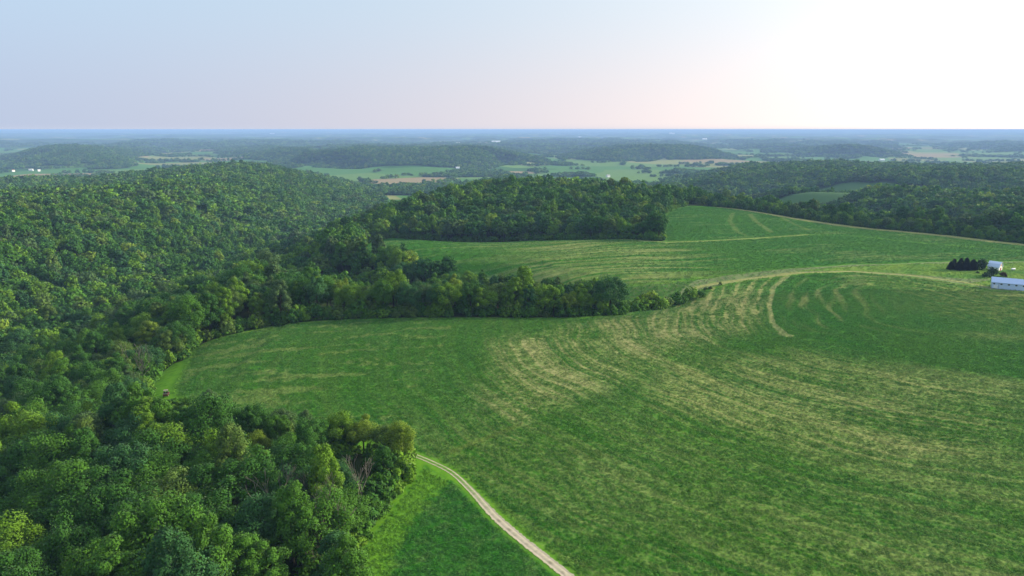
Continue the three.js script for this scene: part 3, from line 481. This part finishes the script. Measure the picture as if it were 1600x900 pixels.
// ---------------------------------------------------------------- the dirt track
{
  const curve = new THREE.CatmullRomCurve3(AREA.TRACK.map(([x, z]) => new THREE.Vector3(x, 0, z))), n = 260, across = 12, P = [], N = [], C = [], I = [], q = rngOf(3);
  for (let i = 0; i <= n; i++) {
    const t = i / n, p = curve.getPointAt(t), d = curve.getTangentAt(t), sx = -d.z, sz = d.x, worn = sstep(0.12, 0.42, t), half = lerp(0.72, 1.08, worn) * (1 + 0.14 * noise(t * 60, 3));
    for (let j = 0; j <= across; j++) {
      const w = (j / across * 2 - 1) * (j === 0 || j === across ? half * (1 + 0.25 * noise(t * 140, j)) : half), x = p.x + sx * w, z = p.z + sz * w, rut = Math.exp(-(((Math.abs(w) - 0.55) / 0.2) ** 2));
      P.push(x, groundAt(x, z) + 0.05 - 0.045 * rut, z); N.push(0, 1, 0);
      const grass = clamp((1 - rut) * (1.05 - 0.95 * worn) + 0.35 * noise(x / 0.8, z / 0.8) * (1 - worn * 0.5) + (Math.abs(w) > half * 0.85 ? 0.35 : 0), 0, 1), dark = clamp(noise(t * 46, 9) * 1.4 * Math.exp(-(((w - 0.15) / 0.3) ** 2)), 0, 0.7) * worn, g = 0.88 + 0.24 * q();
      C.push(lerp(lerp(0.41, 0.14, dark), 0.085, grass) * g, lerp(lerp(0.355, 0.12, dark), 0.19, grass) * g, lerp(lerp(0.275, 0.09, dark), 0.02, grass) * g);
      if (i < n && j < across) { const a = i * (across + 1) + j; I.push(a, a + across + 1, a + 1, a + 1, a + across + 1, a + across + 2); }
    }
  }
  const g = toGeo(P, N, C); g.setIndex(I); g.computeVertexNormals();
  const m = shadowed(new THREE.Mesh(g, new THREE.MeshPhysicalMaterial({ name: 'dry_earth', vertexColors: true, roughness: 1, specularIntensity: 0.15, side: THREE.DoubleSide }))); m.name = 'dirt_track'; m.userData = { kind: 'structure', label: 'narrow pale dirt track curving through the green fields', category: 'track' }; scene.add(m);
}

// ---------------------------------------------------------------- the farm on the crest
const paint = (name, r, g, b, rough = 0.7, more = {}) => new THREE.MeshPhysicalMaterial({ name, color: new THREE.Color().setRGB(r, g, b), roughness: rough, specularIntensity: 0.5, ...more });
const bx = (w, h, d, x = 0, y = 0, z = 0) => { const g = new THREE.BoxGeometry(w, h, d); g.translate(x, y, z); return g; };
function prism(outline, depth, x = 0) {             // an outline in y and z, drawn out along x
  const s = new THREE.Shape(outline.map(([z, y]) => new THREE.Vector2(z, y))), g = new THREE.ExtrudeGeometry(s, { depth, bevelEnabled: false }); g.rotateY(Math.PI / 2); g.translate(x, 0, 0); return g;   // the outline's z comes out as -z
}
const WHITE = paint('white_boards', 0.74, 0.75, 0.76), METAL = paint('shade_blued_sheet_metal', 0.52, 0.62, 0.80, 0.45), ROOFM = paint('blue_roof_metal', 0.40, 0.52, 0.74, 0.4), GLASS = paint('dark_glass', 0.03, 0.04, 0.05, 0.15), RED = paint('red_boards', 0.30, 0.05, 0.045), GREYR = paint('grey_roof', 0.30, 0.30, 0.31, 0.8), REDR = paint('rust_roof', 0.30, 0.11, 0.08, 0.8);  // sheet metal: bluish white, with the blue of sky-lit shade put into its colour
function gableWalls(l, w, h, rise) { return prism([[-w / 2, -0.8], [w / 2, -0.8], [w / 2, h], [0, h + rise], [-w / 2, h]], l, -l / 2); }
function gableRoof(parent, l, w, h, rise, mat, over = 0.35, thick = 0.14) {
  const run = w / 2 + over, slope = Math.atan2(rise, w / 2), len = run / Math.cos(slope), roofs = [];
  for (const s of [-1, 1]) { const g = bx(l + over * 2, thick, len); g.translate(0, 0, s * len / 2); g.rotateX(s * slope); g.translate(0, h + rise + 0.1, 0); roofs.push(part('roof_slope', g, mat, parent)); }
  return roofs;
}
{
  const mx = 254.4, mz = -355.6, turn = -Math.atan2(7, 11.6), L = 14.6, W = 7.5, H = 3.1;
  const shed = thing('machine_shed', 'long bluish white metal machine shed with a row of dark windows beside the farm lawn', 'shed', mx + 1.9, mz - 3.2, null, turn); shed.position.y += 0.1;
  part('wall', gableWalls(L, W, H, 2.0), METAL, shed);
  const roofs = gableRoof(shed, L, W, H, 2.0, ROOFM, 0.3);
  for (let k = 0; k < 16; k++) part('roof_rib', (() => { const g = bx(0.05, 0.05, 4.3); g.translate(-L / 2 + 0.2 + k * 0.946, 0.09, 2.15); g.rotateX(Math.atan2(2.0, W / 2)); g.translate(0, H + 2.1, 0); return g; })(), ROOFM, roofs[1]);
  for (let k = 0; k < 5; k++) { const x = -6.3 + k * 3.15; const w = part('window', bx(0.95, 0.7, 0.06, x, 2.35, W / 2 + 0.03), GLASS, shed); part('frame', mergeGeometries([bx(1.1, 0.08, 0.09, x, 2.74, W / 2 + 0.04), bx(1.1, 0.08, 0.09, x, 1.96, W / 2 + 0.04), bx(0.08, 0.7, 0.09, x - 0.51, 2.35, W / 2 + 0.04), bx(0.08, 0.7, 0.09, x + 0.51, 2.35, W / 2 + 0.04)]), WHITE, w); }
  const d = part('door', bx(1.7, 1.75, 0.08, -5.5, 0.9, W / 2 + 0.04), WHITE, shed); part('handle', bx(0.08, 0.2, 0.06, -4.85, 0.95, W / 2 + 0.11), GLASS, d);
  part('end_door', bx(0.08, 2.7, 3.6, L / 2 + 0.04, 1.35, 0), WHITE, shed);
  for (const x of [-L / 2, -4.2, L / 2]) part('corner_post', bx(0.16, H, 0.16, x, H / 2, W / 2 + 0.02), GREYR, shed);
}
{
  const t = Math.atan2(-0.8, 0.6), barn = thing('gambrel_barn', 'small white gambrel barn with dark red door on the farm lawn', 'barn', 281.5, -407, null, t), L = 5.8, W = 5.0, H = 2.0, prof = [[-W / 2 - 0.3, H - 0.15], [-W / 2 * 0.66, H + 1.8], [0, H + 2.9], [W / 2 * 0.66, H + 1.8], [W / 2 + 0.3, H - 0.15]];
  part('wall', prism([[-W / 2, -0.6], [W / 2, -0.6], [W / 2, H], [W / 2 * 0.64, H + 1.66], [0, H + 2.76], [-W / 2 * 0.64, H + 1.66], [-W / 2, H]], L, -L / 2), WHITE, barn);
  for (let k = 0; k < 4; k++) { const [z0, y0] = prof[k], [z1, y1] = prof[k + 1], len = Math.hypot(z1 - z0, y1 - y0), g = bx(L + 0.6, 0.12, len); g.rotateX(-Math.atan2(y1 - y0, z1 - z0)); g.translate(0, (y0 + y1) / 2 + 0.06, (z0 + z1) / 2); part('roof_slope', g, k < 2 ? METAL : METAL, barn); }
  for (const e of [-1, 1]) { const d = part('door', bx(0.08, 1.7, 1.6, e * (L / 2 + 0.04), 0.85, 0), RED, barn); part('loft_hatch', bx(0.08, 1.1, 1.1, e * (L / 2 + 0.04), 3.0, 0), RED, barn); part('handle', bx(0.06, 0.25, 0.08, e * (L / 2 + 0.11), 1.1, 0.7), GLASS, d); }
  for (const x of [-1.8, 0, 1.8]) part('window', bx(0.6, 0.6, 0.06, x, 1.2, W / 2 + 0.03), GLASS, barn);
}
{ // the white tank on its legs on the lawn
  const tk = thing('fuel_tank', 'small white fuel tank lying on the farm lawn', 'tank', 290.7, -404.8, null, 0.3);
  const cap = new THREE.CapsuleGeometry(0.55, 2.0, 6, 14); cap.rotateZ(Math.PI / 2); cap.translate(0, 0.95, 0); part('vessel', cap, WHITE, tk);
  for (const x of [-0.8, 0.8]) part('leg', bx(0.15, 0.5, 0.7, x, 0.22, 0), GREYR, tk);
  const dome = new THREE.CylinderGeometry(0.16, 0.18, 0.2, 12); dome.translate(0, 1.58, 0); part('filler_cap', dome, GREYR, tk);
}
{ // windbreak spruces, a round tree and shrubs round the farm
  const needle = leafMat([0.016, 0.040, 0.026]), G = [spruceGeo(1, 7.0, 3.0), spruceGeo(2, 7.6, 3.1)], trunk = (() => { const P = [], N = []; limb(P, N, [0, -0.5, 0], [0, 5.5, 0], 0.2, 0.05); return toGeo(P, N); })();
  [[254.6, -405.5, 0.82], [257.2, -406.8, 0.95], [258.2, -403.6, 0.9], [260.4, -405.6, 1.05], [262.6, -404.2, 1.0], [264.2, -406.4, 1.08], [266.2, -404.4, 1.02], [268, -406.2, 0.95]].forEach(([x, z, s], i) => { const o = thing('spruce_tree', 'dark blue green spruce in the tight farm windbreak', 'tree', x, z, 'spruces of the farm windbreak', i); o.scale.set(s * 0.86, s * 0.86, s * 0.86); part('trunk', trunk, BARK, o); part('crown', G[i % 2], needle, o); });
  [['yard_tree', 'dark rounded yard tree between the spruces and the barn', 273.4, -407.6, 1.5, 1.25, 0], ['yard_tree', 'narrow dark young tree just behind the rounded yard tree', 276.8, -411, 0.9, 1.9, 3], ['yard_shrub', 'larger dark shrub on the lawn below the barn', 269, -390, 1.25, 1.15, 0], ['yard_shrub', 'smaller dark shrub beside the larger one on the lawn', 262.6, -385.4, 0.95, 1.0, 0], ['yard_shrub', 'reddish brown shrub behind the machine shed', 273.2, -387.5, 0.95, 0.9, 4], ['yard_shrub', 'tiny dark shrub on the lawn below the rounded yard tree', 264.6, -396, 0.42, 0.8, 0]].forEach(([n, l, x, z, s, sy, t], i) => { const o = thing(n, l, n === 'yard_tree' ? 'tree' : 'shrub', x, z, null, i * 1.7); o.scale.set(s, s * sy, s); part('stem', trunk, BARK, o).scale.set(0.5, 0.28, 0.5); part('crown', SHRUBS[i % 3], i === 4 ? leafMat([0.05, 0.03, 0.02]) : leafMat([0.022, 0.058, 0.016]), o); });
}
{ // shrubs and small trees of the fading end of the hedgerow
  const r = rngOf(44), stem = (() => { const P = [], N = []; limb(P, N, [0, -0.5, 0], [0.1, 1.6, 0], 0.1, 0.04, 5); return toGeo(P, N); })();
  const spots = [[62, -331, 2.5, 2], [67, -337, 2.9, 5], [71, -333, 2.2, 2], [59.5, -325, 1.5, 1], [77, -342, 1.6, 4], [83, -347, 2.1, 1], [91, -353, 1.9, 2], [97, -358, 1.4, 1], [71, -345, 1.2, 6], [96, -361, 0.8, 6], [103, -369, 0.6, 4], [106, -371, 0.5, 6], [113, -377, 0.45, 4], [58, -342, 1.6, 2], [50, -352, 1.8, 1], [40, -362, 1.5, 2]];
  spots.forEach(([x, z, s, t], i) => { const o = thing('gully_shrub', (s > 1.4 ? 'large ' : s < 1 ? 'low ' : '') + TINT_WORDS[t] + ' shrub where the hedgerow gully fades out into grass', 'shrub', x, z, 'shrubs at the end of the hedgerow gully', r() * 6); o.scale.set(s, s * (0.85 + 0.3 * r()), s); part('stem', stem, BARK, o); part('crown', SHRUBS[i % 3], LEAVES[t], o); });
}

{ // trees picked out at the bend of the track
  for (const [x, z, k, t, s, sy, l] of [[-27.2, -160.6, 2, 5, 0.9, 0.92, 'golden green domed tree standing alone at the bend of the dirt track'], [-31.5, -163.5, 1, 4, 0.78, 0.95, 'olive tree right behind the golden one at the track bend'], [-37.5, -166.5, 0, 5, 0.74, 1.0, 'smaller golden green tree between the grass lane and the wood'], [-43, -167.5, 2, 2, 0.78, 1.0, 'bright green domed tree beside the smaller golden tree'], [-63, -177.5, 3, 5, 0.5, 0.9, 'little yellow tree standing in the grass lane']])
    plantTree('edge_tree', l, 'trees by the track bend', k, t, x, z, s, sy, x);
}

// ---------------------------------------------------------------- leafless trees among the green
{
  const B = [bareGeo(1, 11, 0.55), bareGeo(2, 12, 0.5), bareGeo(3, 9, 0.7)], put = (x, z, s, k, label, mat = PALE_BARK, group = null) => { const o = thing('bare_tree', label, 'tree', x, z, group, x * 3.1); o.scale.setScalar(s); part('branches', B[k], mat, o); };
  const lane = 'pale leafless tree at the wood edge beside the grass lane', fg = 'pale leafless tree among the crowns near the track', hill = 'pale leafless trunk on the far wooded slope';
  for (const [x, z, s, k] of [[-128, -233, 1.0, 0], [-131.5, -236, 1.1, 1], [-125, -228, 0.9, 2]]) put(x, z, s, k, lane, PALE_BARK, 'leafless trees beside the grass lane');
  for (const [x, z, s, k] of BARE) put(x, z, s, k, fg, PALE_BARK, 'leafless trees near the track');
  for (const [x, z, s, k] of [[-343, -480, 1.5, 1], [-332, -478, 1.4, 0]]) put(x, z, s, k, hill, PALE_BARK, 'leafless trunks on the slope');
  put(-112, -199, 0.85, 2, 'brown twiggy leafless tree close to the parked buggy', paint('brown_twigs', 0.26, 0.17, 0.12, 0.95));
}

// ---------------------------------------------------------------- the buggy parked on the grass lane
{
  const u = thing('utility_buggy', 'small dark two-seat utility buggy with a flat roof parked on the grass lane', 'buggy', -110, -213.4, null, 0.26);   // its nose points away along the lane
  const DARK = paint('dark_plastic', 0.045, 0.04, 0.04, 0.6), BODY = paint('dull_maroon_paint', 0.12, 0.035, 0.03, 0.4), TYRE = paint('rubber', 0.02, 0.02, 0.02, 0.9), TAN = paint('dull_tan_panel', 0.24, 0.20, 0.17, 0.6), STEEL = paint('steel', 0.3, 0.3, 0.3, 0.4);
  part('body', prism([[-1.35, 0.42], [1.35, 0.42], [1.45, 0.75], [0.75, 0.98], [0.55, 0.72], [-0.35, 0.72], [-0.4, 0.9], [-1.4, 0.9]], 1.36, -0.68), BODY, u);
  const bed = part('cargo_bed', mergeGeometries([bx(1.4, 0.06, 1.0, 0, 0.95, 0.92), bx(0.06, 0.32, 1.0, -0.68, 1.1, 0.92), bx(0.06, 0.32, 1.0, 0.68, 1.1, 0.92)]), DARK, u); part('tailgate', bx(1.34, 0.3, 0.05, 0, 1.1, 1.43), TAN, bed);
  for (const x of [-0.33, 0.33]) { const s = part('seat', bx(0.5, 0.16, 0.5, x, 0.86, 0.02), DARK, u); part('seat_back', bx(0.5, 0.55, 0.12, x, 1.18, 0.3), DARK, s); }
  const cage = []; for (const x of [-0.62, 0.62]) { const P = [], N = []; limb(P, N, [x, 0.9, -0.72], [x * 0.94, 1.84, -0.28], 0.035, 0.035); limb(P, N, [x * 0.94, 1.84, -0.28], [x * 0.94, 1.86, 0.48], 0.035, 0.035); limb(P, N, [x * 0.94, 1.86, 0.48], [x, 0.85, 0.5], 0.035, 0.035); cage.push(toGeo(P, N)); }
  for (const c of cage) part('roll_bar', c, DARK, u);
  part('roof', bx(1.34, 0.07, 0.98, 0, 1.91, 0.1), TAN, u); part('windscreen', (() => { const g = bx(1.16, 0.9, 0.02); g.rotateX(-0.42); g.translate(0, 1.4, -0.53); return g; })(), new THREE.MeshPhysicalMaterial({ name: 'clear_screen', transmission: 1, roughness: 0.05, thickness: 0 }), u);
  for (const x of [-0.45, 0.45]) { part('headlight', bx(0.22, 0.12, 0.05, x, 0.84, -1.36), WHITE, u); part('tail_light', bx(0.1, 0.14, 0.04, x * 1.35, 0.78, 1.42), RED, u); }
  const wheel = new THREE.TorusGeometry(0.24, 0.11, 10, 22); wheel.rotateY(Math.PI / 2); const rim = new THREE.CylinderGeometry(0.17, 0.17, 0.18, 16); rim.rotateZ(Math.PI / 2);
  for (const x of [-0.66, 0.66]) for (const z of [-0.95, 0.95]) { const w = part('wheel', wheel, TYRE, u); w.position.set(x, 0.33, z); part('rim', rim, STEEL, w); }
  const st = new THREE.TorusGeometry(0.16, 0.02, 8, 20); st.rotateX(-0.9); st.translate(-0.33, 1.12, -0.32); part('steering_wheel', st, DARK, u);
}

// ---------------------------------------------------------------- farms far off in the valley and on the ridges
{
  const far = (name, label, x, z, l, w, h, turn, wall, roof) => { const o = thing(name, label, name === 'farmhouse' ? 'house' : 'barn', x, z, null, turn), rise = w * 0.3; part('wall', gableWalls(l, w, h, rise), wall, o); gableRoof(o, l, w, h, rise, roof, 0.6, 0.3); };
  far('far_barn', 'very long white barn on the hazy ridge across the valley', -155, -7051, 84, 26, 12, 0.05, WHITE, WHITE);
  far('far_barn', 'short white barn on the ridge near the very long one', -487, -6509, 36, 18, 9, 0.2, WHITE, WHITE);
  far('far_barn', 'white barn with a long pale roof on the ridge above the wooded hollow', 392, -6183, 48, 20, 10, -0.1, WHITE, WHITE);
  far('far_barn', 'grey roofed barn beside the long pale roofed one', 330, -6240, 24, 14, 9, 0.6, WHITE, GREYR);
  far('far_barn', 'white barn on the wooded slope over the valley field', -225, -2985, 15, 9, 5, 0.15, WHITE, WHITE);
  far('farmhouse', 'white farmhouse among trees on the valley floor behind the wooded knoll', 340, -2543, 12, 9, 6, 0.5, WHITE, GREYR);
  far('far_barn', 'white barn alone on the open valley floor', 1981, -3867, 26, 14, 7, 0.1, WHITE, WHITE);
  for (const [x, z, l, t, w, n] of [[-1955, -2925, 15, 0.2, 'large white barn of the farmstead in the bright valley fields', 0], [-1900, -2890, 9, 0.9, 'white farmhouse of the farmstead in the bright valley fields', 1], [-1990, -2870, 11, 1.3, 'small rust roofed barn of the farmstead in the bright valley fields', 2]]) far(n === 1 ? 'farmhouse' : 'far_barn', w, x, z, l, l * 0.45, 6, t, WHITE, n === 2 ? REDR : WHITE);
  for (const [x, z, l, w] of [[1277, -13829, 90, 'white shed on the plain near the horizon beyond the ridges'], [190, -14466, 80, 'pale shed in the blue distance above the long ridge barn'], [-5980, -18135, 110, 'white shed at the edge of the bluest distance'], [-5995, -12626, 90, 'pale shed on the blue distant upland'], [3269, -14876, 110, 'white shed in the pale bright distance'], [2600, -9800, 60, 'white shed on the pale upland past the valley bend']]) far('far_barn', w, x, z, l, 30, 16, 0.1, WHITE, WHITE);
}

renderer.render(scene, camera);
